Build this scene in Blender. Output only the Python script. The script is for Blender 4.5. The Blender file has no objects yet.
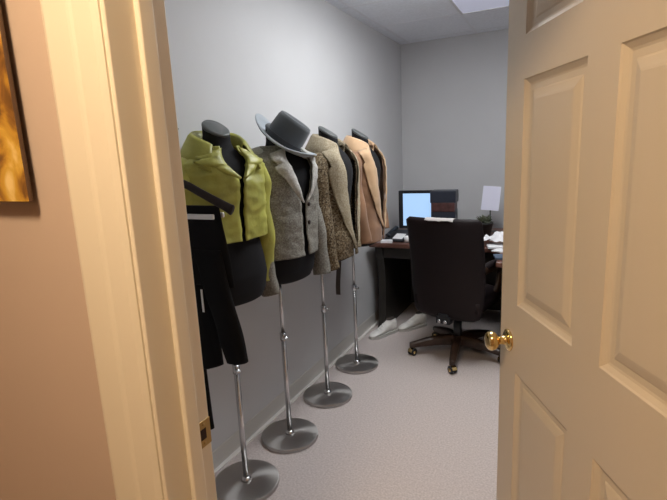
import bpy, bmesh, math, random
from math import sin, cos, pi, radians as R, sqrt
from mathutils import Vector, Matrix, noise

random.seed(7)
scn = bpy.context.scene
C = scn.collection

# ------------------------------------------------------------------ materials
def mat(name, col, rough=.6, metal=0, spec=.5, var=0, vscale=8, bump=0, bscale=200, emit=None, estr=0, detail=4, aniso=0, col2=None, sheen=0, coat=0):
    m = bpy.data.materials.new(name); m.use_nodes = True
    nt = m.node_tree; b = nt.nodes['Principled BSDF']
    b.inputs['Base Color'].default_value = (*col, 1)
    b.inputs['Roughness'].default_value = rough
    b.inputs['Metallic'].default_value = metal
    b.inputs['Specular IOR Level'].default_value = spec
    if sheen: b.inputs['Sheen Weight'].default_value = sheen
    if coat: b.inputs['Coat Weight'].default_value = coat
    tc = nt.nodes.new('ShaderNodeTexCoord')
    if var or col2:
        n = nt.nodes.new('ShaderNodeTexNoise'); n.inputs['Scale'].default_value = vscale; n.inputs['Detail'].default_value = detail
        nt.links.new(tc.outputs['Object'], n.inputs['Vector'])
        r = nt.nodes.new('ShaderNodeValToRGB')
        c2 = col2 or tuple(min(1, c*(1+var)) for c in col)
        c1 = col if col2 else tuple(c*(1-var) for c in col)
        r.color_ramp.elements[0].color = (*c1, 1); r.color_ramp.elements[1].color = (*c2, 1)
        r.color_ramp.elements[0].position = .35; r.color_ramp.elements[1].position = .65
        nt.links.new(n.outputs['Fac'], r.inputs['Fac']); nt.links.new(r.outputs['Color'], b.inputs['Base Color'])
    if bump:
        n2 = nt.nodes.new('ShaderNodeTexNoise'); n2.inputs['Scale'].default_value = bscale; n2.inputs['Detail'].default_value = 3
        nt.links.new(tc.outputs['Object'], n2.inputs['Vector'])
        bp = nt.nodes.new('ShaderNodeBump'); bp.inputs['Strength'].default_value = bump; bp.inputs['Distance'].default_value = .004
        nt.links.new(n2.outputs['Fac'], bp.inputs['Height']); nt.links.new(bp.outputs['Normal'], b.inputs['Normal'])
    if emit:
        b.inputs['Emission Color'].default_value = (*emit, 1); b.inputs['Emission Strength'].default_value = estr
    if aniso:
        b.inputs['Anisotropic'].default_value = aniso
        tg = nt.nodes.new('ShaderNodeTangent'); tg.direction_type = 'RADIAL'; tg.axis = 'Z'
        nt.links.new(tg.outputs['Tangent'], b.inputs['Tangent'])
    return m

def weave(name, cols, scale, rough=.85, bump=.6):
    """tweed: several yarn colours mixed by a fine voronoi"""
    m = bpy.data.materials.new(name); m.use_nodes = True
    nt = m.node_tree; b = nt.nodes['Principled BSDF']; b.inputs['Roughness'].default_value = rough
    b.inputs['Specular IOR Level'].default_value = .25
    tc = nt.nodes.new('ShaderNodeTexCoord'); v = nt.nodes.new('ShaderNodeTexVoronoi'); v.inputs['Scale'].default_value = scale
    nt.links.new(tc.outputs['Object'], v.inputs['Vector'])
    s = nt.nodes.new('ShaderNodeSeparateColor'); nt.links.new(v.outputs['Color'], s.inputs['Color'])
    r = nt.nodes.new('ShaderNodeValToRGB'); r.color_ramp.interpolation = 'CONSTANT'
    while len(r.color_ramp.elements) < len(cols): r.color_ramp.elements.new(.5)
    for i, c in enumerate(cols):
        r.color_ramp.elements[i].position = i/len(cols); r.color_ramp.elements[i].color = (*c, 1)
    nt.links.new(s.outputs[0], r.inputs['Fac']); nt.links.new(r.outputs['Color'], b.inputs['Base Color'])
    bp = nt.nodes.new('ShaderNodeBump'); bp.inputs['Strength'].default_value = bump; bp.inputs['Distance'].default_value = .003
    nt.links.new(v.outputs['Distance'], bp.inputs['Height']); nt.links.new(bp.outputs['Normal'], b.inputs['Normal'])
    return m

M = {}
M['wall']   = mat('office wall paint', (.575, .575, .585), .85, var=.02, vscale=2, bump=.05, bscale=150)
M['ceil']   = mat('ceiling tile', (.84, .87, .93), .9, var=.04, vscale=60, bump=.15, bscale=220)
M['tbar']   = mat('ceiling grid bar', (.80, .82, .87), .6)
M['carpet'] = mat('office carpet', (.52, .455, .435), .95, spec=.1, col2=(.66, .59, .57), vscale=110, bump=.6, bscale=350, detail=6)
M['base']   = mat('cove base', (.56, .54, .51), .6, spec=.4)
M['seam']   = mat('carpet edge strip', (.85, .82, .78), .6)
M['hallw']  = mat('hall wall paint', (.56, .44, .37), .75, var=.015, vscale=3, bump=.05, bscale=120)
M['trim']   = mat('cream trim paint', (.79, .72, .60), .42, spec=.45)
M['doorp']  = mat('cream door paint', (.66, .57, .45), .45, spec=.4, bump=.04, bscale=60)
M['hfloor'] = mat('hall carpet', (.30, .24, .19), .95, spec=.1, var=.15, vscale=90)
M['hceil']  = mat('hall ceiling paint', (.70, .64, .56), .9)
M['brass']  = mat('polished brass', (.80, .58, .25), .16, metal=1)
M['oldbrass'] = mat('worn brass plate', (.45, .32, .14), .38, metal=1)
M['hole']   = mat('dark hole', (.03, .015, .01), .9)
M['steel']  = mat('brushed steel', (.46, .44, .425), .33, metal=1, aniso=.85)
M['chrome'] = mat('steel tube', (.60, .60, .61), .24, metal=1)
M['black']  = mat('black jersey', (.009, .009, .011), .8, sheen=.02, spec=.2, bump=.2, bscale=400)
M['cap']    = mat('dark neck cap', (.09, .10, .10), .35)
M['trou']   = mat('black wool', (.008, .008, .009), .9, spec=.15, bump=.2, bscale=300)
M['lime']   = mat('lime leather', (.42, .42, .09), .42, spec=.45, var=.22, vscale=7, bump=.5, bscale=38)
M['limed']  = mat('lime lining', (.10, .095, .03), .8)
M['grey']   = weave('grey tweed', [(.19, .18, .155), (.25, .24, .21), (.22, .205, .175), (.29, .28, .25), (.165, .155, .135)], 240)
M['greyl']  = weave('pale grey wool', [(.47, .46, .43), (.42, .41, .385), (.52, .51, .48)], 220)
M['olive']  = weave('olive brown tweed', [(.11, .075, .042), (.18, .135, .08), (.065, .045, .028), (.14, .10, .055), (.25, .205, .135)], 150)
M['olivel'] = weave('olive beige wool', [(.38, .32, .22), (.32, .265, .175), (.43, .37, .27)], 200)
M['tan']    = mat('tan suede', (.25, .135, .075), .75, spec=.25, var=.2, vscale=6, sheen=.2, bump=.2, bscale=90)
M['tanl']   = mat('pale tan suede', (.55, .36, .21), .7, spec=.25, var=.12, vscale=9, sheen=.2)
M['brownh'] = mat('rust brown suede', (.20, .095, .055), .8, spec=.2, var=.3, vscale=12, sheen=.2)
M['liner']  = mat('dark jacket lining', (.05, .04, .035), .7)
M['felt']   = mat('slate felt', (.075, .085, .095), .85, sheen=.3, spec=.2, bump=.2, bscale=300)
M['feltl']  = mat('pale slate felt', (.36, .40, .44), .8, sheen=.3, spec=.25)
M['band']   = mat('black hat ribbon', (.018, .02, .024), .5)
M['horn']   = mat('dark horn button', (.03, .02, .015), .3)
M['hanger'] = mat('dark stained hanger wood', (.018, .011, .009), .5, spec=.3, var=.25, vscale=15)
M['white']  = mat('white plastic', (.75, .75, .75), .4)
M['leath']  = mat('black brown leather', (.012, .0075, .0085), .55, spec=.22, bump=.15, bscale=160)
M['dwood']  = mat('dark brown chair wood', (.035, .018, .011), .35, var=.3, vscale=14)
M['desk']   = mat('mahogany desk top', (.12, .05, .035), .32, var=.25, vscale=5)
M['deskd']  = mat('black brown desk panel', (.020, .017, .014), .45, var=.2, vscale=6)
M['plast']  = mat('black plastic', (.012, .013, .016), .35)
M['navy']   = mat('navy black casing', (.022, .026, .040), .4)
M['redband'] = mat('dull red panel', (.075, .030, .028), .45, var=.3, vscale=30)
M['screen'] = mat('lit monitor screen', (.1, .12, .15), .3, emit=(.42, .66, 1.0), estr=.95)
M['paper']  = mat('white paper', (.80, .80, .82), .8)
M['lilac']  = mat('lavender white paper', (.74, .74, .88), .7)
M['cloth']  = mat('white cotton', (.46, .43, .42), .9)
M['shoe']   = mat('white shoe leather', (.80, .79, .76), .5, var=.1, vscale=20)
M['sole']   = mat('pale rubber sole', (.48, .47, .45), .7)
M['blue']   = mat('slate blue folder', (.06, .09, .14), .5)
M['pot']    = mat('dark grey plastic', (.045, .045, .042), .5)
M['leaf']   = mat('dusty green leaf', (.075, .085, .05), .6, var=.3, vscale=30)
M['lampo']  = mat('lit ceiling diffuser', (.8, .8, .82), .5, emit=(.97, .99, 1.0), estr=14.6)
M['lampd']  = mat('dim ceiling diffuser', (.66, .66, .74), .5, emit=(.72, .76, 1.0), estr=.26)
M['hlamp']  = mat('warm hall diffuser', (.9, .8, .6), .5, emit=(1.0, .74, .46), estr=113.0)
M['frame']  = mat('white lamp frame', (.66, .66, .68), .5)

def painting_mat():
    m = bpy.data.materials.new('golden abstract paint'); m.use_nodes = True
    nt = m.node_tree; b = nt.nodes['Principled BSDF']; b.inputs['Roughness'].default_value = .55
    tc = nt.nodes.new('ShaderNodeTexCoord')
    mp = nt.nodes.new('ShaderNodeMapping'); mp.inputs['Scale'].default_value = (8, 8, 5.5); mp.inputs['Location'].default_value = (.1, 0, 1.75)
    nt.links.new(tc.outputs['Object'], mp.inputs['Vector'])
    n = nt.nodes.new('ShaderNodeTexNoise'); n.inputs['Scale'].default_value = 1.6; n.inputs['Detail'].default_value = 7; n.inputs['Distortion'].default_value = .8
    nt.links.new(mp.outputs['Vector'], n.inputs['Vector'])
    r = nt.nodes.new('ShaderNodeValToRGB'); e = r.color_ramp.elements
    e[0].position = .36; e[0].color = (.06, .025, .008, 1); e[1].position = .66; e[1].color = (.85, .62, .25, 1)
    for p_, c in ((.43, (.25, .11, .02, 1)), (.49, (.50, .26, .03, 1)), (.56, (.66, .40, .06, 1))):
        k = e.new(p_); k.color = c
    nt.links.new(n.outputs['Fac'], r.inputs['Fac']); nt.links.new(r.outputs['Color'], b.inputs['Base Color'])
    return m
M['art'] = painting_mat()
M['canvas'] = mat('dark canvas edge', (.10, .055, .03), .8)

# ------------------------------------------------------------------ helpers
def obj(name, bm, m, parent=None, smooth=True, bevel=0, solid=0, sub=0, loc=None):
    bmesh.ops.recalc_face_normals(bm, faces=bm.faces) if not solid else None
    me = bpy.data.meshes.new(name); bm.to_mesh(me); bm.free()
    for mm in (m if isinstance(m, (list, tuple)) else [m]): me.materials.append(mm)
    for p in me.polygons: p.use_smooth = smooth
    o = bpy.data.objects.new(name, me); C.objects.link(o)
    if parent: o.parent = parent
    if loc: o.location = loc
    if solid:
        s = o.modifiers.new('solid', 'SOLIDIFY'); s.thickness = abs(solid); s.offset = -1 if solid > 0 else 1
    if bevel:
        b = o.modifiers.new('bev', 'BEVEL'); b.width = bevel; b.segments = 2; b.limit_method = 'ANGLE'; b.angle_limit = R(40)
        if smooth:
            w = o.modifiers.new('wn', 'WEIGHTED_NORMAL'); w.keep_sharp = False
    if sub:
        s = o.modifiers.new('sub', 'SUBSURF'); s.levels = sub; s.render_levels = sub
    return o

def thing(name, label, cat, loc=(0, 0, 0), rz=0, group=None):
    o = bpy.data.objects.new(name, None); C.objects.link(o)
    o.empty_display_size = .05
    o.location = loc; o.rotation_euler = (0, 0, rz)
    return tag(o, label, cat, group)

def tag(o, label, cat, group=None):
    o['label'] = label; o['category'] = cat
    if group: o['group'] = group
    return o

def struct(name, bm, m, parent=None, **k):
    o = obj(name, bm, m, parent, **k)
    if not parent: o['kind'] = 'structure'
    return o

def box(bm, x0, x1, y0, y1, z0, z1, mi=0):
    vs = [bm.verts.new(p) for p in ((x0,y0,z0),(x1,y0,z0),(x1,y1,z0),(x0,y1,z0),(x0,y0,z1),(x1,y0,z1),(x1,y1,z1),(x0,y1,z1))]
    for f in ((3,2,1,0),(4,5,6,7),(0,1,5,4),(1,2,6,5),(2,3,7,6),(3,0,4,7)):
        bm.faces.new([vs[i] for i in f]).material_index = mi
    return vs
def bx(*a): 
    bm = bmesh.new(); box(bm, *a); return bm

def grid(bm, rows, closed=False, mi=0):
    """rows: list of lists of points; closed wraps the columns"""
    V = [[bm.verts.new(p) for p in r] for r in rows]
    n = len(V[0])
    for i in range(len(V)-1):
        for j in range(n if closed else n-1):
            k = (j+1) % n
            bm.faces.new((V[i][j], V[i][k], V[i+1][k], V[i+1][j])).material_index = mi
    return V
def capfan(bm, ring, rev=False):
    f = bm.faces.new(ring[::-1] if rev else ring); return f

def lathe(bm, prof, seg=40, c=(0,0,0), ax=None):
    """prof: (r, z) list; ends with r=0 are closed by a cap"""
    rows = []
    for r, z in prof:
        rows.append([Vector((c[0]+r*cos(2*pi*j/seg), c[1]+r*sin(2*pi*j/seg), c[2]+z)) for j in range(seg)])
    V = grid(bm, rows, True)
    capfan(bm, V[0], True); capfan(bm, V[-1])
    return V
def lath(prof, seg=40, c=(0,0,0)):
    bm = bmesh.new(); lathe(bm, prof, seg, c); return bm

def tube(bm, pts, rad, seg=12, caps=True, ry=None):
    pts = [Vector(p) for p in pts]; n = len(pts)
    rads = rad if isinstance(rad, (list, tuple)) else [rad]*n
    rows = []; ref = None
    for i, p in enumerate(pts):
        t = (pts[min(i+1, n-1)] - pts[max(i-1, 0)]).normalized()
        if ref is None:
            ref = Vector((1,0,0)) if abs(t.x) < .8 else Vector((0,1,0))
        a = (ref - t*ref.dot(t)).normalized(); b = t.cross(a); ref = a
        r = rads[i]; r2 = r*(ry or 1)
        rows.append([p + a*(r*cos(2*pi*j/seg)) + b*(r2*sin(2*pi*j/seg)) for j in range(seg)])
    V = grid(bm, rows, True)
    if caps: capfan(bm, V[0], True); capfan(bm, V[-1])
    return V
def tb(*a, **k):
    bm = bmesh.new(); tube(bm, *a, **k); return bm

def spline(pts, n):
    """Catmull-Rom through points (tuples of any length)"""
    P = [pts[0]]+list(pts)+[pts[-1]]; out = []
    m = len(pts)-1
    for i in range(n+1):
        u = i/n*m; k = min(int(u), m-1); t = u-k
        p0, p1, p2, p3 = P[k], P[k+1], P[k+2], P[k+3]
        out.append(tuple(.5*((2*b)+(-a+c)*t+(2*a-5*b+4*c-d)*t*t+(-a+3*b-3*c+d)*t**3) for a, b, c, d in zip(p0, p1, p2, p3)))
    return out
def interp(tab, x):
    if x <= tab[0][0]: return tab[0][1]
    for (a, va), (b, vb) in zip(tab, tab[1:]):
        if x <= b:
            t = (x-a)/(b-a); t = t*t*(3-2*t) if False else t
            return va+(vb-va)*t
    return tab[-1][1]
def nz(p, s, seed=0): return noise.noise(Vector(p)*s + Vector((seed*3.1, seed*1.7, seed*5.3)))

# ------------------------------------------------------------------ camera (667 x 500 frame, 475.6 px focal length)
CAMH = 1.46
yaw, pitch, roll = R(26.542), R(11.318), R(-2.617)
fw = Vector((-sin(yaw)*cos(pitch), cos(yaw)*cos(pitch), -sin(pitch)))
rt = Vector((cos(yaw), sin(yaw), 0)); up = rt.cross(fw)
r2 = rt*cos(roll)+up*sin(roll); u2 = up*cos(roll)-rt*sin(roll)
cam = bpy.data.cameras.new('camera'); co = bpy.data.objects.new('camera', cam); C.objects.link(co)
cam.sensor_fit = 'HORIZONTAL'; cam.sensor_width = 36; cam.lens = 475.6/667*36; cam.clip_start = .02
co.matrix_world = Matrix(((r2.x, u2.x, -fw.x, 0), (r2.y, u2.y, -fw.y, 0), (r2.z, u2.z, -fw.z, CAMH), (0, 0, 0, 1)))
scn.camera = co

# ------------------------------------------------------------------ room shell
XL, XR, YF, YB, H = -1.475, 1.30, .692, 4.55, 2.44       # office inside faces
YH = .562                                                # hall face of the door wall
JX, JXR = -.655, .300                                    # door jamb faces
HX0, HX1, HY0 = -2.3, 1.6, -2.0
T = .10
struct('floor', bx(XL-T, XR+T, YH+.065, YB+T, -.1, 0), M['carpet'], smooth=False)
struct('floor_hall', bx(HX0-T, HX1+T, HY0-T, YH+.065, -.1, 0), M['hfloor'], smooth=False)
struct('ceiling', bx(XL-T, XR+T, YF-.06, YB+T, H, H+.1), M['ceil'], smooth=False)
struct('ceiling_hall', bx(HX0-T, HX1+T, HY0-T, YF-.06, H, H+.1), M['hceil'], smooth=False)
struct('wall_left', bx(XL-T, XL, YF-.02, YB+T, 0, H), M['wall'], smooth=False)
struct('wall_right', bx(XR, XR+T, YF-.02, YB+T, 0, H), M['wall'], smooth=False)
struct('wall_back', bx(XL, XR, YB, YB+T, 0, H), M['wall'], smooth=False)
# door wall: hall skin and office skin with the opening between
for nm, y0, y1, m in (('wall_hall', YH, YH+.055, M['hallw']), ('wall_front', YF-.02-.055, YF, M['wall'])):
    bm = bmesh.new()
    box(bm, (HX0-T) if nm == 'wall_hall' else XL, JX-.02, y0, y1, 0, H)
    box(bm, JXR+.02, (HX1+T) if nm == 'wall_hall' else XR, y0, y1, 0, H)
    box(bm, JX-.02, JXR+.02, y0, y1, 2.07, H)
    struct(nm, bm, m, smooth=False)
struct('wall_hall_left', bx(HX0-T, HX0, HY0-T, YH, 0, H), M['hallw'], smooth=False)
struct('wall_hall_right', bx(HX1, HX1+T, HY0-T, YH, 0, H), M['hallw'], smooth=False)
struct('wall_hall_back', bx(HX0, HX1, HY0-T, HY0, 0, H), M['hallw'], smooth=False)
# cove base with toe
def baseboard(name, pts, nrm):
    a, b = Vector(pts[0]), Vector(pts[1]); n = Vector(nrm)
    prof = [(0, .088), (.003, .092), (.006, .088), (.006, .02), (.010, .008), (.020, .0), (0, 0)]
    bm = bmesh.new()
    rows = [[q + n*d + Vector((0, 0, z)) for d, z in prof] for q in (a, b)]
    V = grid(bm, rows, True); capfan(bm, V[0], True); capfan(bm, V[1])
    struct(name, bm, M['base'], smooth=False)
baseboard('baseboard_left', ((XL, YF, 0), (XL, YB, 0)), (1, 0, 0))
baseboard('baseboard_back', ((XL, YB, 0), (XR, YB, 0)), (0, -1, 0))
baseboard('baseboard_right', ((XR, YF, 0), (XR, YB, 0)), (-1, 0, 0))
struct('trim_1', bx(XL+.014, XL+.034, YF, YB, 0, .008), M['seam'], smooth=False)
# ceiling grid
bm = bmesh.new()
for x in (-1.39, -.78, -.17, .44, 1.05): box(bm, x-.010, x+.010, YF, YB, H-.002, H+.001)
for y in (2.0, 3.22, 3.83, 4.44): box(bm, XL, XR, y-.010, y+.010, H-.0018, H+.001)
struct('trim_2', bm, M['tbar'], smooth=False)
# door lining: jamb boards with stop, casings
bm = bmesh.new()
box(bm, JX-.019, JX, YH-.002, YF, 0, 2.05); struct('trim_3', bm, M['trim'], bevel=.003)
bm = bmesh.new(); box(bm, JX-.001, JX+.012, .618, .652, 0, 2.04); struct('trim_4', bm, M['trim'], bevel=.004)
bm = bmesh.new(); box(bm, JXR, JXR+.019, YH-.002, YF, 0, 2.05); box(bm, JXR-.012, JXR+.001, .60, .632, 0, 2.04); struct('trim_5', bm, M['trim'], bevel=.003)
bm = bmesh.new(); box(bm, JX, JXR, YH-.002, YF, 2.045, 2.064); box(bm, JX+.013, JXR-.013, .612, .648, 2.034, 2.046); struct('trim_6', bm, M['trim'], bevel=.003)
def casing(name, x_in, x_out, yface, s, m=M['trim']):
    """moulded casing: profile across the width, extruded in z. s=-1 faces the hall (-y)"""
    d = x_out-x_in
    prof = [(0, 0), (0, .006), (.06, .0095), (.10, .0115), (.42, .0125), (.46, .0150), (.50, .0162), (.94, .0172), (1.0, .0150), (1.0, 0)]
    bm = bmesh.new()
    rows = [[Vector((x_in+d*u, yface+s*t, z)) for u, t in prof] for z in (0, 2.05+abs(d))]
    V = grid(bm, rows, True); capfan(bm, V[0], True); capfan(bm, V[1])
    struct(name, bm, m, smooth=False)
casing('trim_7', JX-.008, -.785, YH, -1)
casing('trim_8', JXR+.008, JXR+.115, YH, -1)
casing('trim_9', JX-.012, JX-.075, YF, 1)
casing('trim_10', JXR+.012, JXR+.075, YF, 1)
struct('trim_11', bx(JX-.008, JXR+.008, YH-.015, YH, 2.057, 2.17), M['trim'], bevel=.003)
struct('trim_12', bx(JX-.012, JXR+.012, YF, YF+.014, 2.06, 2.125), M['trim'], bevel=.003)
# strike plate on the jamb rebate
sp = thing('strike_plate', 'worn brass strike plate let into the left door jamb', 'strike plate', (JX, .672, .906))
obj('plate', bx(-.0008, .0012, -.019, .0198, -.029, .029), M['oldbrass'], sp, bevel=.0008)
bm = bmesh.new()
box(bm, .0008, .0016, -.010, .006, -.012, .012); obj('latch_hole', bm, M['hole'], sp, smooth=False)
for z in (-.021, .021): obj('screw', lath([(.0001, -.0005), (.0035, 0), (.0028, .0012), (.0001, .0016)], 12), M['oldbrass'], sp, loc=(.0009, 0, z)).rotation_euler = (0, pi/2, 0)

# ------------------------------------------------------------------ six-panel door, swung into the office
OA = R(90-27.798)                  # opening angle; door direction is 27.8 deg off the room's depth axis
da = R(27.798)
dd = Vector((-sin(da), cos(da), 0)); fn = Vector((-cos(da), -sin(da), 0))       # along the leaf, hall-face normal
K = Vector((-.158, 1.4344, 0)); DW, DT, DH = .908, .035, 2.03
hp = K + dd*(.018-DW)              # hinge end of the hall face
door = bpy.data.objects.new('door_1', None); C.objects.link(door); door['kind'] = 'structure'
door.matrix_world = Matrix(((dd.x, fn.x, 0, hp.x), (dd.y, fn.y, 0, hp.y), (0, 0, 1, 0), (0, 0, 0, 1)))
# local: x along the leaf from hinge to latch, y = hall-face normal, z up ; leaf occupies y in [-DT, 0]
cols = [(.113, .403), (.505, .795)]; rowsz = [(.235, .828), (1.028, 1.626), (1.731, 1.915)]
bm = bmesh.new()
xs = [0, cols[0][0], cols[0][1], cols[1][0], cols[1][1], DW]; zs = [.008, .235, .828, 1.028, 1.626, 1.731, 1.915, DH]
def face_side(y, s):
    def P(x, z, dep): return bm.verts.new((x, y-s*dep, z))
    for i in range(5):
        for j in range(7):
            x0, x1, z0, z1 = xs[i], xs[i+1], zs[j], zs[j+1]
            if i in (1, 3) and j in (1, 3, 5):
                prev = None
                for ins, dep in ((0, 0), (.003, .0035), (.012, .0095), (.017, .011), (.030, .011), (.034, .0085), (.050, .0035), (.055, .0025)):
                    ring = [P(x0+ins, z0+ins, dep), P(x1-ins, z0+ins, dep), P(x1-ins, z1-ins, dep), P(x0+ins, z1-ins, dep)]
                    if prev:
                        for k in range(4): bm.faces.new((prev[k], prev[(k+1) % 4], ring[(k+1) % 4], ring[k]))
                    prev = ring
                bm.faces.new(prev)
            else:
                bm.faces.new([P(x0, z0, 0), P(x1, z0, 0), P(x1, z1, 0), P(x0, z1, 0)])
face_side(0, 1); face_side(-DT, -1)
for x0, x1, z0, z1 in ((0, 0, .008, DH), (DW, DW, .008, DH)):
    bm.faces.new([bm.verts.new(p) for p in ((x0, 0, z0), (x0, -DT, z0), (x0, -DT, z1), (x0, 0, z1))])
for z in (.008, DH):
    bm.faces.new([bm.verts.new(p) for p in ((0, 0, z), (DW, 0, z), (DW, -DT, z), (0, -DT, z))])
bmesh.ops.remove_doubles(bm, verts=bm.verts, dist=.0002)
obj('door_leaf', bm, M['doorp'], door, smooth=False)
def knob(side):
    bm = bmesh.new()
    V = lathe(bm, [(.0005, 0), (.032, .0), (.0325, .004), (.026, .008), (.015, .010), (.0125, .016), (.0115, .026), (.013, .032), (.020, .036), (.0265, .043), (.0285, .052), (.0265, .060), (.019, .066), (.008, .068), (.0005, .0682)], 32)
    o = obj('door_knob', bm, M['brass'], door)
    o.location = (DW-.062, 0 if side > 0 else -DT, .906); o.rotation_euler = (-pi/2*side, 0, 0)
    return o
k1 = knob(1); k2 = knob(-1)
k1['label'] = 'polished brass knob on the hall face of the door'
obj('latch_plate', bx(DW-.001, DW+.0015, -DT/2-.012, -DT/2+.012, .878, .934), M['brass'], door, bevel=.0006)
obj('latch_bolt', bx(DW+.001, DW+.010, -DT/2-.006, -DT/2+.006, .899, .913), M['brass'], door, bevel=.002)
for z in (.20, 1.0, 1.80): obj('hinge', tb([(-.006, -DT-.004, z-.045), (-.006, -DT-.004, z+.045)], .006), M['brass'], door)

# ------------------------------------------------------------------ ceiling lamps
def troffer(x, y, L, m, label, drop=-.001):
    t = thing('ceiling_light', label, 'ceiling light', (x, y, H-.008))
    bm = bmesh.new()
    for a in ((-.295, .295, -L, .015-L), (-.295, .295, L-.015, L), (-.295, -.28, .015-L, L-.015), (.28, .295, .015-L, L-.015)):
        box(bm, *a, -.006, .006)
    obj('lamp_frame', bm, M['frame'], t, smooth=False)
    obj('diffuser', bx(-.28, .28, .015-L, L-.015, drop, .005), m, t, smooth=False)
    return t
troffer(-.475, 3.525, .295, M['lampd'], 'pale recessed ceiling light panel towards the back wall')
troffer(-.475, 2.61, .60, M['lampo'], 'bright recessed ceiling light panel in front of the torso stands', -.05)
t = thing('hall_ceiling_light', 'warm round ceiling light in the hall', 'ceiling light', (-.50, -.15, H))
obj('lamp_base', lath([(.0005, -.03), (.17, -.03), (.175, 0), (.0005, 0)], 40), M['frame'], t)
obj('diffuser', lath([(.0005, -.10), (.06, -.097), (.12, -.08), (.155, -.05), (.16, -.03), (.0005, -.03)], 40), M['hlamp'], t)

# ------------------------------------------------------------------ painting on the hall wall
pt = thing('painting', 'gold and brown abstract canvas hanging on the hall wall', 'painting', (-1.188, YH-.034, 1.400))
obj('canvas', bx(-.30, .30, .0105, .0195, 0, .80), M['canvas'], pt, smooth=False, bevel=.002)
obj('painted_face', bx(-.299, .299, .0095, .0108, .001, .799), M['art'], pt, smooth=False)

# ------------------------------------------------------------------ mannequin torso stands
# local frame of a stand: +x faces into the room, +y is the figure's left
DX = .055                                  # the torso hangs forward of its pole
W_T = [(.885, .140), (.92, .160), (.99, .172), (1.06, .162), (1.14, .146), (1.20, .142), (1.28, .155), (1.36, .172), (1.41, .174), (1.45, .160), (1.472, .125), (1.488, .084), (1.505, .060), (1.53, .052), (1.575, .050)]
D_T = [(.885, .092), (.92, .106), (.99, .114), (1.06, .108), (1.14, .098), (1.20, .098), (1.28, .110), (1.36, .118), (1.41, .108), (1.45, .090), (1.475, .074), (1.488, .062), (1.505, .055), (1.53, .051), (1.575, .050)]
def sect(z, a, off=0, tabw=W_T, tabd=D_T, ex=.85):
    w = interp(tabw, z)+off; d = interp(tabd, z)+off
    c, s = cos(a), sin(a)
    return Vector((DX+d*math.copysign(abs(c)**ex, c), w*math.copysign(abs(s)**ex, s), z))

def make_stand(label, x, y, rz=0, dx=.055, group='torso stands along the left wall'):
    global DX
    DX = dx
    t = thing('mannequin_stand', label, 'mannequin stand', (x, y, 0), rz, group)
    bm = lath([(.0005, .001), (.147, .001), (.150, .004), (.150, .017), (.148, .0205), (.144, .022), (.02, .0235), (.0005, .0235)], 64)
    o = obj('base', bm, M['steel'], t)
    for p in o.data.polygons: p.use_smooth = True
    o.modifiers.new('es', 'EDGE_SPLIT').split_angle = R(25)
    obj('pole', tb([(0, 0, .02), (0, 0, .57)], .0125, 20), M['chrome'], t)
    obj('inner_pole', tb([(0, 0, .55), (0, 0, .92)], .0095, 20), M['chrome'], t)
    obj('pole_collar', lath([(.0005, .020), (.024, .022), (.022, .034), (.0135, .042), (.0005, .042)], 24), M['chrome'], t)
    s = obj('clamp_collar', lath([(.0005, .548), (.0165, .548), (.0165, .585), (.0005, .585)], 24), M['chrome'], t)
    obj('clamp_screw', tb([(.012, -.005, .568), (.034, -.012, .568), (.034, -.012, .568)], [.006, .009, .009], 12), M['chrome'], s)
    bm = bmesh.new(); rows = []
    n = 48
    for i in range(60):
        z = .885+(1.575-.885)*i/59
        tilt = 0 if z < 1.51 else (z-1.51)/.065
        rows.append([sect(z, 2*pi*j/n) + Vector((0, 0, -.030*tilt*cos(2*pi*j/n) if tilt else 0)) for j in range(n)])
    rows.insert(0, [Vector((DX, 0, .876)) + (p-Vector((DX, 0, p.z)))*.85 for p in rows[0]])
    V = grid(bm, rows, True); capfan(bm, V[0], True); capfan(bm, V[-1])
    obj('torso', bm, M['black'], t)
    bm = bmesh.new()
    rows = []
    for k, (f, dz) in enumerate(((1.0, -.002), (1.06, .003), (1.04, .010), (.9, .013))):
        rows.append([Vector((DX+.050*f*cos(2*pi*j/n), .050*f*sin(2*pi*j/n), 1.575+dz-.030*cos(2*pi*j/n))) for j in range(n)])
    V = grid(bm, rows, True); capfan(bm, V[0], True); capfan(bm, V[-1])
    obj('neck_cap', bm, M['cap'], t)
    return t

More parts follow.
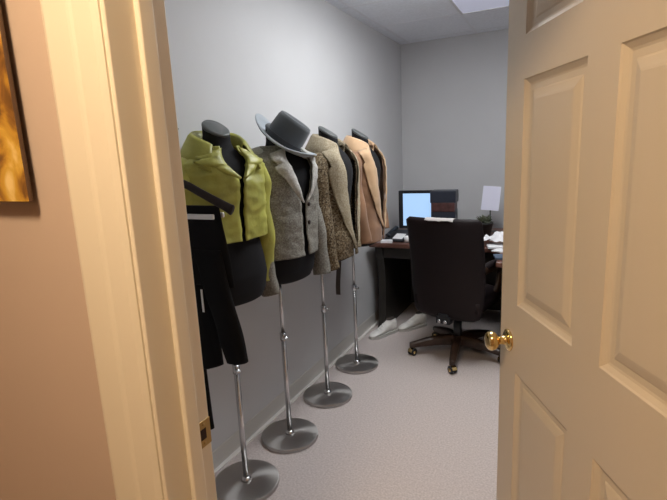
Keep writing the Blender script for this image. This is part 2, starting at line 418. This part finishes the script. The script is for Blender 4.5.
# ------------------------------------------------------------------ jackets
def jacket(label, x, y, rz=0, dx=.055, hem=1.14, hemback=None, zb=1.18, mb=None, ml=None, ms=None, mlow=None, zlow=0, lap=.075, seed=1, cuff_r=.93, cuff_l=.93,
           arm_fwd=.06, open_n=.62, flare=.0, off=.030, gap=.05, elbow_out=.238, wr=.012, buttons=1, slim=1.0, cuffm=None, belt=None, lapmid=.62, wide=0, cdz=0, group='jackets on the torso stands'):
    global DX
    DX = dx
    t = thing('jacket', label, 'jacket', (x, y, 0), rz, group)
    top = 1.512
    hb = hem if hemback is None else hemback
    N = 96; RZ = 64
    def th0(z):                                   # half opening angle at height z
        if z <= zb: return gap + (zb-z)/max(.01, zb-hem)*flare
        s = (z-zb)/(top-zb)
        return gap + (open_n*s**.9)
    def wrk(p, a):
        v = nz((p.x*1, p.y*1, p.z*.55), 11, seed)*.8 + nz((p.x, p.y, p.z*1.4), 24, seed+2)*.35
        return wr*v
    def surf(z, a, o=0):
        shoulder = 0
        f = max(0, min(1, (1.40-z)/(1.40-hem)))
        p = sect(z, a, off+o)
        # coats hang straight from chest and shoulder instead of following the waist
        w = max(interp(W_T, z)*slim, .172*slim if z < 1.40 else 0)+off+o+wide*f; d = max(interp(D_T, z), .112*slim if z < 1.36 else 0)+off*.8+o
        if z > 1.40: w += .012*(1-abs(z-1.45)/.06) if abs(z-1.45) < .06 else 0
        c, s = cos(a), sin(a)
        p = Vector((DX+d*math.copysign(abs(c)**.85, c), w*math.copysign(abs(s)**.85, s), z))
        k = wrk(p, a)*(1 if z < 1.44 else .4)
        nrm = Vector((c/d, s/w, 0)).normalized()
        return p + nrm*k
    bm = bmesh.new(); rows = []
    for i in range(RZ+1):
        u = i/RZ
        row = []
        for j in range(N+1):
            v = j/N
            # hem height differs front/back
            a_mid = abs(v-.5)*2
            h = hb+(hem-hb)*a_mid
            z = h+(top-h)*u
            a0 = th0(z); a = a0+(2*pi-2*a0)*v
            row.append(surf(z, a))
        rows.append(row)
    grid(bm, rows)
    if mlow:
        for f in bm.faces:
            if f.calc_center_median().z < zlow: f.material_index = 1
    obj('body', bm, [mb, mlow or mb], t, solid=.005)
    # lapels: rolled back over the chest on either side of the opening
    for sgn in (1, -1):
        bm = bmesh.new(); rows = []
        n = 26
        for i in range(n+1):
            s = i/n; z = zb+.004+(1.500-zb)*s
            # width: grows from the button, notch near the top
            wd = lap*(interp([(0, .05), (.25, .45), (lapmid, 1.0), (lapmid+.07, .98), (lapmid+.09, .62), (.85, .72), (1, .60)], s))
            a0 = th0(z); row = []
            for k in range(9):
                q = k/8
                rad = .5*(interp(W_T, z)+interp(D_T, z))+off
                a = a0-.03+(wd/rad)*q
                lift = .008+.010*sin(pi*min(1, q*1.2))*(.4+.6*s)
                p = surf(min(z-.03*q*(s**3), 1.504), a, lift)
                row.append(Vector((p.x, sgn*p.y, p.z)))
            rows.append(row if sgn > 0 else row[::-1])
        grid(bm, rows); obj('lapel', bm, ml or mb, t, solid=-.004)
    # collar: stands at the back of the neck and folds down
    bm = bmesh.new(); rows = []
    n = 48
    prof = [(.006, 1.500), (.008, 1.535), (.013, 1.568), (.021, 1.578), (.032, 1.568), (.054, 1.525), (.080, 1.478)]
    for i in range(n+1):
        a = .70+(2*pi-1.4)*i/n
        fr = abs(i/n-.5)*2                        # 0 back, 1 front ends
        row = []
        for o_, z in prof:
            z2 = z-.060*fr**2.4+cdz*max(0, (z-1.50)/.078)
            rr = .058+o_+.018*fr
            k = .004*nz((cos(a), sin(a), z*8), 3, seed)
            row.append(Vector((DX+(rr+k)*cos(a), (rr+k)*1.12*sin(a), z2)))
        rows.append(row)
    grid(bm, rows); obj('collar', bm, ml or mb, t, solid=.004)
    # sleeves
    for sgn, cz in ((1, cuff_l), (-1, cuff_r)):
        sh = 1.43
        L = sh-cz
        path = [(DX-.005, .135*slim, 1.440, .050), (DX, .178*slim, 1.420, .064), (DX+.000, .202*slim, 1.36, .066), (DX+.010, elbow_out-.016, sh-L*.35, .058), (DX+.015+arm_fwd*.35, elbow_out, sh-L*.60, .054), (DX+arm_fwd*.8, elbow_out-.006, sh-L*.85, .049), (DX+arm_fwd, elbow_out-.012, cz, .047)]
        sp_ = spline(path, 34)
        rows = []
        seg = 24
        for i, (px, py, pz, r) in enumerate(sp_):
            q0 = sp_[max(i-1, 0)]; q1 = sp_[min(i+1, len(sp_)-1)]
            tdir = Vector((q1[0]-q0[0], q1[1]-q0[1], q1[2]-q0[2])).normalized()
            a_ = Vector((1, 0, 0)); a_ = (a_-tdir*a_.dot(tdir)).normalized(); b_ = tdir.cross(a_)
            row = []
            for j in range(seg):
                an = 2*pi*j/seg
                rr = r*(1+wr*9*nz((cos(an)*.5, sin(an)*.5, pz*6+sgn), 2.2, seed+5))
                p = Vector((px, py, pz))+a_*(rr*1.0*cos(an))+b_*(rr*.80*sin(an))
                row.append(Vector((p.x, sgn*p.y, p.z)))
            rows.append(row if sgn > 0 else row[::-1])
        bm = bmesh.new(); grid(bm, rows, True)
        if mlow:
            for f in bm.faces:
                if f.calc_center_median().z < zlow: f.material_index = 1
        s_o = obj('sleeve', bm, [ms or mb, mlow or mb], t, solid=.004)
        if cuffm:
            rr = rows[-5:]
            bm = bmesh.new(); cen = [sum(r, Vector())/len(r) for r in rr]
            grid(bm, [[c+(p-c)*1.06 for p in r] for r, c in zip(rr, cen)], True)
            obj('cuff', bm, cuffm, s_o, solid=.003)
    for b in range(buttons):
        z = zb-.01-.085*b
        if z < hem+.03: break
        p = surf(z, gap+.10, .004)
        o = obj('button', lath([(.0005, -.002), (.010, -.002), (.011, .001), (.008, .004), (.0005, .004)], 16), M['horn'], t)
        o.location = p; o.rotation_euler = (0, pi/2, 0)
    return t

S = [(-1.262, 1.528), (-1.27, 1.925), (-1.277, 2.388), (-1.283, 2.856)]
LS = ['black torso stand wearing the lime green jacket, nearest the door', 'black torso stand wearing the grey jacket and the hat', 'black torso stand wearing the olive brown tweed jacket', 'black torso stand wearing the tan jacket, farthest from the door']
ROT = [R(-17), R(-8), R(5), R(4)]; FWD = [.010, .050, .080, .078]
for (x, y), l, rz, dx in zip(S, LS, ROT, FWD): make_stand(l, x, y, rz, dx)

jacket('lime green leather jacket on the torso stand nearest the door', *S[0], ROT[0], FWD[0], hem=1.145, zb=1.385, slim=.90, mb=M['lime'], seed=3, wr=.022, cuff_r=.98, cuff_l=.93, lap=.10, open_n=.40, arm_fwd=0, buttons=0, gap=.03, elbow_out=.186)
jacket('grey tweed jacket with pale lapels on the stand under the hat', *S[1], ROT[1], FWD[1], hem=1.005, zb=1.25, mb=M['grey'], ml=M['greyl'], seed=8, cuff_r=.86, cuff_l=.86, lap=.075, open_n=.46, arm_fwd=.07, buttons=2, elbow_out=.212, slim=.95, cdz=-.062, wr=.016)
jacket('olive brown tweed jacket between the grey and the tan jackets', *S[2], ROT[2], FWD[2], hem=.90, zb=.94, mb=M['olive'], ml=M['olivel'], seed=12, cuff_r=.86, cuff_l=.90, lap=.12, open_n=.60, arm_fwd=.06, buttons=0, lapmid=.74, elbow_out=.208, slim=.95)
oj = C.objects['jacket.002']
bm = bmesh.new(); rows = []
for i in range(21):
    u = i/20; z = .98-.36*u; x0 = .058+.008*sin(u*5)
    rows.append([Vector((x0-.012, .112+.006*u, z)), Vector((x0-.012, .116+.006*u, z)), Vector((x0+.016, .116+.006*u, z)), Vector((x0+.016, .112+.006*u, z))])
V = grid(bm, rows, True); capfan(bm, V[0], True); capfan(bm, V[-1])
b = obj('belt', bm, M['liner'], oj, smooth=False); b['label'] = 'dark belt end dangling below the jacket'
jacket('tan suede jacket hanging open, nearest the desk', *S[3], ROT[3], FWD[3], hem=.905, zb=.98, mb=M['tan'], ml=M['tanl'], seed=17, cuff_r=.92, cuff_l=.94, lap=.10, open_n=.60, arm_fwd=.08, buttons=0, lapmid=.74, elbow_out=.210, slim=.96)

# ------------------------------------------------------------------ hat on the second stand
tv = Vector((.835, .55, 0)); cv = Vector((.55, -.835, 0))         # sideways and towards the doorway, seen from the stand
axis = (Vector((0, 0, 1))+tv*.74+cv*.20).normalized()
hc = Vector((S[1][0], S[1][1], 0))+tv*.056+cv*.012+Vector((0, 0, 1.524))
hat = thing('hat', 'slate grey felt hat with a pale brim, tilted on the second stand', 'hat')
q = axis.to_track_quat('Z', 'Y')
hat.rotation_mode = 'QUATERNION'; hat.rotation_quaternion = q; hat.location = hc
seg = 64
def hrow(r, z, e=1.12, pinch=0, curl=0):
    row = []
    for j in range(seg):
        a = 2*pi*j/seg
        row.append(Vector((r*cos(a)*e**.5, r*sin(a)/e**.5, z+curl*abs(sin(a))**2+pinch*abs(cos(a))**2)))
    return row
bm = bmesh.new()
rows = [hrow(.096, .0), hrow(.095, .03), hrow(.092, .075), hrow(.089, .110), hrow(.083, .124), hrow(.073, .127), hrow(.055, .120), hrow(.03, .114), hrow(.008, .112)]
V = grid(bm, rows, True); capfan(bm, V[-1]); obj('crown', bm, M['felt'], hat, solid=.003)
bm = bmesh.new()
grid(bm, [hrow(.095, .002), hrow(.112, -.003, curl=.003), hrow(.137, -.003, curl=.012), hrow(.160, .002, curl=.028), hrow(.171, .007, curl=.040)], True); obj('brim', bm, M['feltl'], hat, solid=.004)
bm = bmesh.new(); grid(bm, [hrow(.0965, .002), hrow(.0978, .004), hrow(.0968, .030), hrow(.0955, .031)], True); obj('hat_band', bm, M['band'], hat, solid=.001)
bm = bmesh.new(); tube(bm, [v for v in hrow(.172, .007, curl=.040)]+[hrow(.172, .007, curl=.040)[0]], .0032, 8, caps=False); obj('brim_edge', bm, M['feltl'], hat)

# ------------------------------------------------------------------ black trousers on a clamp hanger, on a wall peg behind the jamb
HXc, HYc, HZ = -1.135, 1.15, 1.305
peg = thing('wall_peg', 'dark peg on the left wall holding the hanger', 'coat peg', (XL, HYc, 1.545))
obj('peg_plate', lath([(.0005, 0), (.03, 0), (.03, .008), (.0005, .008)], 24), M['hanger'], peg).rotation_euler = (0, pi/2, 0)
obj('peg_rod', tb([(.004, 0, 0), (.36, 0, 0), (.372, 0, .02)], [.011, .010, .012], 14), M['hanger'], peg)
hg = thing('clothes_hanger', 'dark wooden hanger with a white clamp bar behind the door jamb', 'hanger', (HXc, HYc, HZ))
bm = bmesh.new()
pts = [(-.225, 0, .004), (-.20, 0, .016), (-.12, 0, .052), (-.05, 0, .084), (0, 0, .096), (.05, 0, .084), (.12, 0, .052), (.20, 0, .016), (.225, 0, .004)]
sp_ = spline(pts, 40)
tube(bm, sp_, [.008+.003*(abs(i/40-.5)*2)**3*(1 if .01 < i/40 < .99 else .75) for i in range(41)], 16, ry=1.6)
obj('arm', bm, M['hanger'], hg)
obj('hook', tb([(0, 0, .095), (0, 0, .20), (0.012, 0, .222), (0.005, 0, .268), (-.02, 0, .262), (-.026, 0, .235)], .003, 10), M['chrome'], hg)
for s_, y_ in ((0, -.024), (1, .024)):
    obj('clamp_bar', bx(-.175, .172, y_-.005, y_+.005, -.022, -.006), M['white'], hg, bevel=.003)
obj('clamp_link', bx(-.008, .008, -.004, .004, -.02, .115), M['chrome'], hg, smooth=False)
tr = thing('trousers', 'black trousers hanging from the white clamp bar behind the jamb', 'trousers', (HXc, HYc, HZ-.02))
def leg_panel(x0t, x1t, x0b, x1b, ztop, zbot, y, depth, seed, slant=0):
    bm = bmesh.new(); rows = []
    n = 36; seg = 28
    for i in range(n+1):
        u = i/n
        z = ztop+(zbot-ztop)*u
        xa = x0t+(x0b-x0t)*u; xb = x1t+(x1b-x1t)*u
        cx, hw = (xa+xb)/2, (xb-xa)/2
        row = []
        for j in range(seg):
            a = 2*pi*j/seg
            d = depth*(.35+.65*min(1, u*3))
            X = cx+hw*math.copysign(abs(cos(a))**.7, cos(a)); Y = y+d*math.copysign(abs(sin(a))**.9, sin(a))
            k = nz((X*1.2, Y, z*.4), 14, seed)*.008*min(1, u*4)
            row.append(Vector((X, Y+k, z+slant*(X-cx)*min(1, u*1.2))))
        rows.append(row)
    V = grid(bm, rows, True); capfan(bm, V[0], True); capfan(bm, V[-1])
    return bm
# two legs folded at the clamp: the near leg slants out to the right, the far one hangs lower
obj('waist', leg_panel(-.165, .176, -.14, .208, .038, -.22, 0, .016, 4), M['trou'], tr)
obj('trouser_leg', leg_panel(.06, .176, .165, .242, -.10, -.465, -.012, .022, 2, .1), M['trou'], tr)
obj('trouser_leg', leg_panel(-.15, .10, -.02, .128, -.10, -.52, .010, .020, 6, .35), M['trou'], tr)
obj('trouser_leg_lining', leg_panel(-.12, .03, -.01, .052, -.30, -.76, .014, .014, 9, .3), M['trou'], tr)
o = obj('care_tag', bx(.100, .107, -.036, -.034, -.30, -.225), M['white'], tr, smooth=False)
o['label'] = 'small white tag on the trouser leg'

# ------------------------------------------------------------------ desk
dk = thing('desk', 'dark mahogany L-shaped desk against the back wall', 'desk', (0, 0, 0))
bm = bmesh.new()
pts = [(-1.43, 3.50), (-.50, 3.50), (-.41, 3.44), (-.392, 3.06), (.30, 3.06), (.30, 4.42), (-1.43, 4.42)]
for z0, z1, k in ((.715, .752, 1),):
    lo = [bm.verts.new((x, y, z0)) for x, y in pts]; hi = [bm.verts.new((x, y, z1)) for x, y in pts]
    bm.faces.new(lo[::-1]); bm.faces.new(hi)
    for i in range(len(pts)): bm.faces.new((lo[i], lo[(i+1) % 7], hi[(i+1) % 7], hi[i]))
obj('desktop', bm, M['desk'], dk, smooth=True, bevel=.008)
# curved end leg panel
bm = bmesh.new()
prof = spline([(3.54, .715), (3.545, .66), (3.575, .60), (3.60, .45), (3.60, .25), (3.585, .10), (3.56, .03), (3.555, 0)], 24)
rows = [[Vector((x, y, z)) for y, z in prof]+[Vector((x, 4.36, 0)), Vector((x, 4.36, .715))] for x in (-1.39, -1.33)]
V = grid(bm, rows, True); capfan(bm, V[0], True); capfan(bm, V[1])
obj('end_panel', bm, M['deskd'], dk, smooth=False)
obj('apron', bx(-1.33, -.355, 3.56, 3.585, .62, .715), M['deskd'], dk, bevel=.003)
obj('modesty_panel', bx(-1.33, .28, 4.30, 4.33, .02, .715), M['deskd'], dk, smooth=False)
obj('pedestal', bx(-.355, .27, 3.10, 4.36, .0, .715), M['deskd'], dk, bevel=.004)
for z0, z1 in ((.05, .34), (.36, .51), (.53, .68)):
    d = obj('drawer', bx(-.367, -.351, 3.16, 3.60, z0, z1), M['deskd'], dk, bevel=.003)
    zc = (z0+z1)/2
    obj('drawer_pull', tb([(-.367, 3.32, zc), (-.385, 3.33, zc), (-.385, 3.43, zc), (-.367, 3.44, zc)], .004, 8), M['oldbrass'], d)

# ------------------------------------------------------------------ on the desk
mn = thing('monitor', 'black flat computer monitor with a lit pale blue screen', 'monitor', (-1.090, 4.02, .752), R(4))
obj('casing', bx(-.245, .245, -.018, .022, .045, .375), M['plast'], mn, bevel=.005)
obj('screen', bx(-.205, .228, -.0200, -.0178, .07, .350), M['screen'], mn, smooth=False)
obj('stand_neck', bx(-.04, .04, .02, .052, .005, .22), M['plast'], mn, bevel=.003)
obj('stand_foot', lath([(.0005, 0), (.09, 0), (.09, .006), (.03, .014), (.0005, .014)], 40), M['plast'], mn).location = (0, .06, 0)
bxm = thing('desktop_box', 'dark boxy desk unit with a dull red band in front of the monitor', 'box', (-.912, 3.90, .752), R(3))
obj('lower_casing', bx(-.098, .098, -.07, .07, 0, .235), M['navy'], bxm, bevel=.012)
obj('red_band', bx(-.095, .095, -.0745, .06, .215, .290), M['redband'], bxm, bevel=.004)
obj('upper_casing', bx(-.103, .103, -.075, .075, .285, .385), M['navy'], bxm, bevel=.007)
# desk telephone at the left
ph = thing('desk_telephone', 'black desk telephone at the left end of the desk', 'telephone', (-1.235, 3.66, .752), R(-8))
bm = bmesh.new()
rows = [[Vector((x, y, z)) for y, z in ((-.09, 0), (-.09, .018), (.08, .075), (.09, .07), (.09, 0))] for x in (-.085, .085)]
V = grid(bm, rows, True); capfan(bm, V[0], True); capfan(bm, V[1])
obj('telephone_body', bm, M['plast'], ph, smooth=False, bevel=.005)
obj('handset', tb(spline([(-.055, -.075, .045), (-.055, -.06, .055), (-.055, 0, .075), (-.055, .07, .088), (-.055, .085, .080)], 16), [.018, .021, .02, .017, .013, .013, .013, .013, .013, .013, .013, .013, .015, .018, .021, .021, .018], 12), M['plast'], ph)
obj('keypad', bx(-.015, .07, -.06, .03, .040, .0465), M['white'], ph, smooth=False).rotation_euler = (R(18), 0, 0)
tag(obj('note_pad', bx(-.045, .045, -.03, .03, 0, .02), M['paper'], loc=(-1.29, 3.545, .752), smooth=False, bevel=.001), 'small white note pad at the desk edge by the left wall', 'note pad').rotation_euler = (0, 0, R(12))
cup = thing('cup', 'small white cup on the desk beside the monitor', 'cup', (-1.13, 3.58, .752))
obj('cup_body', lath([(.0005, 0), (.022, 0), (.027, .05), (.0255, .05), (.021, .006), (.0005, .006)], 24), M['white'], cup)
# right end
sg = thing('paper_holder', 'lavender white sheet standing in a clear tilted holder on the desk', 'paper', (-.585, 4.20, .752), R(6))
o = obj('sheet', bx(-.072, .072, -.001, .001, .0, .205), M['lilac'], sg, smooth=False); o.location = (-.012, .0, .185); o.rotation_euler = (R(-10), R(5), 0)
obj('stand', bx(-.05, .05, -.03, .05, 0, .006), M['pot'], sg, bevel=.002)
obj('post', tb([(-.006, .015, .004), (-.006, .006, .192)], .006, 10), M['pot'], sg)
pl = thing('potted_plant', 'small dusty plant in a dark pot under the lavender sheet', 'plant', (-.60, 3.98, .752))
obj('pot', lath([(.0005, 0), (.045, 0), (.062, .10), (.066, .10), (.066, .115), (.058, .115), (.055, .10), (.0005, .095)], 28), M['pot'], pl)
bm = bmesh.new()
for k in range(46):
    a = random.uniform(0, 2*pi); e = random.uniform(.15, 1.1); L = random.uniform(.05, .10)
    d = Vector((cos(a)*sin(e), sin(a)*sin(e), cos(e))); s_ = d.cross(Vector((0, 0, 1))).normalized() if abs(d.z) < .99 else Vector((1, 0, 0))
    b0 = Vector((cos(a)*.02, sin(a)*.02, .095)); tip = b0+d*L+Vector((0, 0, -.015*e)); mid = b0+d*L*.55+Vector((0, 0, .008))
    v = [bm.verts.new(p) for p in (b0, mid-s_*.014, tip, mid+s_*.014)]
    bm.faces.new(v)
obj('leaves', bm, M['leaf'], pl, solid=.001)
for k, (x, y, w, dpt, a, lb) in enumerate(((-.50, 3.55, .19, .13, 14, 'flat white papers under the crumpled sheet on the desk'), (-.46, 3.40, .14, .10, -20, 'loose white sheet nearest the chair on the desk'))):
    o = obj('paper_sheet', bx(-w/2, w/2, -dpt/2, dpt/2, 0, .012-.004*k), M['paper'], smooth=False, loc=(x+.08, y, .752)); o.rotation_euler = (0, 0, R(a)); tag(o, lb, 'paper')
bm = bmesh.new()
rows = []
for i in range(17):
    rows.append([Vector((.10*(2*j/16-1), .075*(2*i/16-1), .038+.042*nz((j*.2, i*.2, 0), 1.4, 3)+.05*(1-(2*j/16-1)**2)*(1-(2*i/16-1)**2)*.9)) for j in range(17)])
grid(bm, rows)
tag(obj('crumpled_paper', bm, M['paper'], smooth=False, solid=.0012, loc=(-.45, 3.62, .756)), 'crumpled white paper heap at the right of the chair back', 'paper')
tag(obj('folder', bx(-.09, .09, -.06, .06, 0, .014), M['blue'], smooth=False, bevel=.002, loc=(-.33, 3.20, .752)), 'slate blue folder on the near corner of the desk', 'folder').rotation_euler = (0, 0, R(15))

# ------------------------------------------------------------------ office chair
CH = (-.672, 3.285); CR = R(12)
ch = thing('office_chair', 'black leather high-back office chair with brown base, facing the desk', 'office chair', (CH[0], CH[1], 0), -CR)
# local: -y is the back of the chair (towards the door), +y towards the desk
def cushion(w, zlo, zhi, y0f, th, rtop=.10, rbot=.05, bulge=.03, seed=2):
    bm = bmesh.new(); n = 34; seg = 26
    fr, bk = [], []
    for i in range(n+1):
        u = i/n; z = zlo+(zhi-zlo)*u
        # rounded corners
        hw = w/2*(1-.10*max(0, 1-u*3.0))
        dz = zhi-z
        if dz < rtop: hw -= rtop-sqrt(max(0, rtop**2-(rtop-dz)**2))
        dz = z-zlo
        if dz < rbot: hw -= rbot-sqrt(max(0, rbot**2-(rbot-dz)**2))
        hw = max(hw, .02)
        f, b = [], []
        for j in range(seg+1):
            v = 2*j/seg-1
            e = (1-abs(v)**5)*(1-abs(2*u-1)**9)
            yc = y0f(u)+.035*v*v
            f.append(Vector((hw*v, yc+th*.5*e+.004, z))); b.append(Vector((hw*v, yc-th*.5*e-.004-.006*nz((v, u*2, 0), 2, seed)*e, z)))
        fr.append(f); bk.append(b)
    A = grid(bm, fr); B = grid(bm, [r[::-1] for r in bk])
    for i in range(n):
        bm.faces.new((A[i][0], A[i+1][0], B[i+1][-1], B[i][-1])); bm.faces.new((A[i][-1], B[i][0], B[i+1][0], A[i+1][-1]))
    bm.faces.new([*A[-1], *B[-1]]); bm.faces.new([*A[0][::-1], *B[0][::-1]])
    return bm
lean = lambda u: -.215-.075*u+.03*sin(pi*u)
obj('backrest', cushion(.530, .335, 1.030, lean, .05, .03), M['leath'], ch)
bm = bmesh.new(); rows = []
for i in range(21):
    row = []
    for j in range(21):
        a, b = 2*j/20-1, 2*i/20-1
        e = (1-abs(a)**6)*(1-abs(b)**6)
        row.append(Vector((.25*a*(1-.06*b*b), .03+.245*b*(1-.05*a*a), .47+.04*e-.03*max(0, b)**4)))
    rows.append(row)
A = grid(bm, rows); low = [[Vector((p.co.x*.97, p.co.y, .40)) for p in r] for r in A]; B = grid(bm, [r[::-1] for r in low])
for i in range(20):
    bm.faces.new((A[i][0], A[i+1][0], B[i+1][-1], B[i][-1])); bm.faces.new((A[i][-1], B[i][0], B[i+1][0], A[i+1][-1]))
bm.faces.new([*A[0], *B[0]]); bm.faces.new([*A[-1], *B[-1]])
obj('seat', bm, M['leath'], ch)
for s in (1, -1):
    a = obj('armrest', tb(spline([(s*.215, -.20, .66), (s*.235, -.14, .675), (s*.240, 0, .675), (s*.238, .12, .66), (s*.235, .17, .60), (s*.235, .13, .50), (s*.20, .06, .405)], 32), .020, 12, ry=1.5), M['dwood'], ch)
    obj('arm_pad', tb(spline([(s*.234, -.12, .690), (s*.240, 0, .697), (s*.238, .11, .684)], 12), [.016]+[.024]*11+[.016], 12), M['leath'], a)
bm = bmesh.new(); box(bm, -.10, .10, -.16, .12, .355, .40); box(bm, -.035, .035, -.25, -.10, .345, .375)
obj('tilt_mechanism', bm, M['plast'], ch, bevel=.006)
for s in (1, -1):
    obj('bolt', tb([(s*.022, -.262, .325), (s*.022, -.244, .325)], .013, 14), M['chrome'], ch)
obj('bolt_plate', bx(-.05, .05, -.248, -.19, .305, .355), M['plast'], ch, bevel=.004)
obj('gas_lift', lath([(.0005, .10), (.030, .10), (.030, .25), (.020, .255), (.020, .36), (.0005, .36)], 24), M['plast'], ch)
obj('hub', lath([(.0005, .075), (.05, .075), (.055, .12), (.04, .15), (.0005, .15)], 28), M['dwood'], ch)
for k in range(5):
    a = R(-84+72*k)+CR
    d = Vector((cos(a), sin(a), 0)); s_ = Vector((-sin(a), cos(a), 0))
    bm = bmesh.new(); rows = []
    for r, z, w, h in ((.03, .115, .030, .035), (.12, .116, .028, .034), (.22, .104, .026, .028), (.315, .084, .022, .020), (.345, .080, .018, .016)):
        c = d*r+Vector((0, 0, z))
        rows.append([c+s_*w+Vector((0, 0, -h)), c+s_*w+Vector((0, 0, h*.5)), c+s_*w*.5+Vector((0, 0, h)), c-s_*w*.5+Vector((0, 0, h)), c-s_*w+Vector((0, 0, h*.5)), c-s_*w+Vector((0, 0, -h))])
    V = grid(bm, rows, True); capfan(bm, V[0], True); capfan(bm, V[-1])
    lg = obj('base_leg', bm, M['dwood'], ch, bevel=.003)
    c = d*.325
    ca = a+R(40)
    ax = Vector((cos(ca+pi/2), sin(ca+pi/2), 0)); rd = Vector((cos(ca), sin(ca), 0))
    bm = bmesh.new()
    tube(bm, [c+ax*-.022+Vector((0, 0, .028)), c+ax*-.021+Vector((0, 0, .028)), c+ax*-.008+Vector((0, 0, .028)), c+ax*-.007+Vector((0, 0, .028))], [.022, .027, .027, .024], 24)
    tube(bm, [c+ax*.007+Vector((0, 0, .028)), c+ax*.008+Vector((0, 0, .028)), c+ax*.021+Vector((0, 0, .028)), c+ax*.022+Vector((0, 0, .028))], [.024, .027, .027, .022], 24)
    obj('caster', bm, M['plast'], lg)
    bm = bmesh.new()
    tube(bm, [c+ax*-.0255+Vector((0, 0, .028)), c+ax*.0255+Vector((0, 0, .028))], .012, 16)
    tube(bm, [c+Vector((0, 0, .028)), c+Vector((0, 0, .078))], .006, 10)
    vv = []
    rows = []
    for i in range(13):
        an = R(10+150*i/12)
        rows.append([c+rd*(.0305*cos(an))+Vector((0, 0, .028+.0305*sin(an)))+ax*q_ for q_ in (-.017, .017)])
    grid(bm, rows)
    obj('caster_hood', bm, M['brass'], lg)
# white cloth lying over the chair's top edge
bm = bmesh.new(); rows = []
n = 30
for i in range(n+1):
    v = -1+2*i/n
    sag = .012*v*v
    row = []
    for k in range(15):
        an = pi*k/14
        row.append(Vector((.098*v+.004, -.2905+.004*v*v-.034*cos(an), 1.0285+.0060*sin(an)**.5+.0015*nz((v*3, an, 0), 2, 1)-(.012+.006*nz((v*2, k > 7, 1), 1.5, 4))*abs(cos(an))**3)))
    rows.append(row)
grid(bm, rows)
cl = obj('scarf', bm, M['cloth'], solid=-.003, loc=(CH[0], CH[1], 0)); cl.rotation_euler = (0, 0, -CR)
tag(cl, 'strip of white cloth laid over the top of the chair back', 'cloth')

# ------------------------------------------------------------------ white shoes by the desk leg
def shoe(x, y, rz, label):
    t = thing('shoe', label, 'shoe', (x, y, 0), rz, 'white shoes on the floor')
    n = 30; seg = 22
    Wd = [(-.13, .020), (-.125, .028), (-.09, .034), (-.03, .033), (.04, .041), (.09, .043), (.125, .032), (.14, .012)]
    Ht = [(-.13, .115), (-.10, .128), (-.05, .122), (0, .092), (.05, .062), (.10, .048), (.13, .036), (.14, .025)]
    bm = bmesh.new(); rows = []
    for i in range(n+1):
        X = -.13+.27*i/n; w = interp(Wd, X); h = interp(Ht, X)
        rows.append([Vector((X, w*cos(2*pi*j/seg), .018+max(0, 1)*((h-.018)*.5+(h-.018)*.5*sin(2*pi*j/seg)))) for j in range(seg)])
    V = grid(bm, rows, True); capfan(bm, V[0], True); capfan(bm, V[-1])
    obj('upper', bm, M['shoe'], t)
    bm = bmesh.new(); top, bot = [], []
    outl = [(X, interp(Wd, X)+.004) for X in [-.134+.278*i/20 for i in range(21)]]
    ring = [(x_, w_) for x_, w_ in outl]+[(x_, -w_) for x_, w_ in outl[::-1]]
    lo = [bm.verts.new((x_, y_, 0)) for x_, y_ in ring]; hi = [bm.verts.new((x_, y_, .024)) for x_, y_ in ring]
    bm.faces.new(lo[::-1]); bm.faces.new(hi)
    for i in range(len(ring)): bm.faces.new((lo[i], lo[(i+1) % len(ring)], hi[(i+1) % len(ring)], hi[i]))
    obj('sole', bm, M['sole'], t, smooth=False)
    bm = bmesh.new(); lathe(bm, [(.036, 0), (.030, .003), (.028, -.004)], 20)
    o = obj('opening', lath([(.0005, 0), (.030, 0), (.027, .004), (.0005, .004)], 22), M['liner'], t, loc=(-.078, 0, .1225)); o.scale = (1.5, .85, 1); o.rotation_euler = (0, R(3), 0)
    for k in range(4):
        X = -.005+.022*k; z = interp(Ht, X)+.001
        obj('lace', tb([(X, -.022, z-.006), (X+.004, 0, z+.002), (X, .022, z-.006)], .003, 8), M['white'], t)
    return t
shoe(-1.300, 3.45, R(-118), 'white shoe against the left wall in front of the desk leg')
shoe(-1.125, 3.68, R(-125), 'white shoe under the desk, farther from the wall')

# ------------------------------------------------------------------ world and colour
w = bpy.data.worlds.new('world'); scn.world = w; w.use_nodes = True
w.node_tree.nodes['Background'].inputs[0].default_value = (.5, .5, .55, 1); w.node_tree.nodes['Background'].inputs[1].default_value = .05
vs = scn.view_settings
vs.view_transform = 'Standard'; vs.look = 'None'; vs.exposure = 0; vs.gamma = 1; vs.use_curve_mapping = False
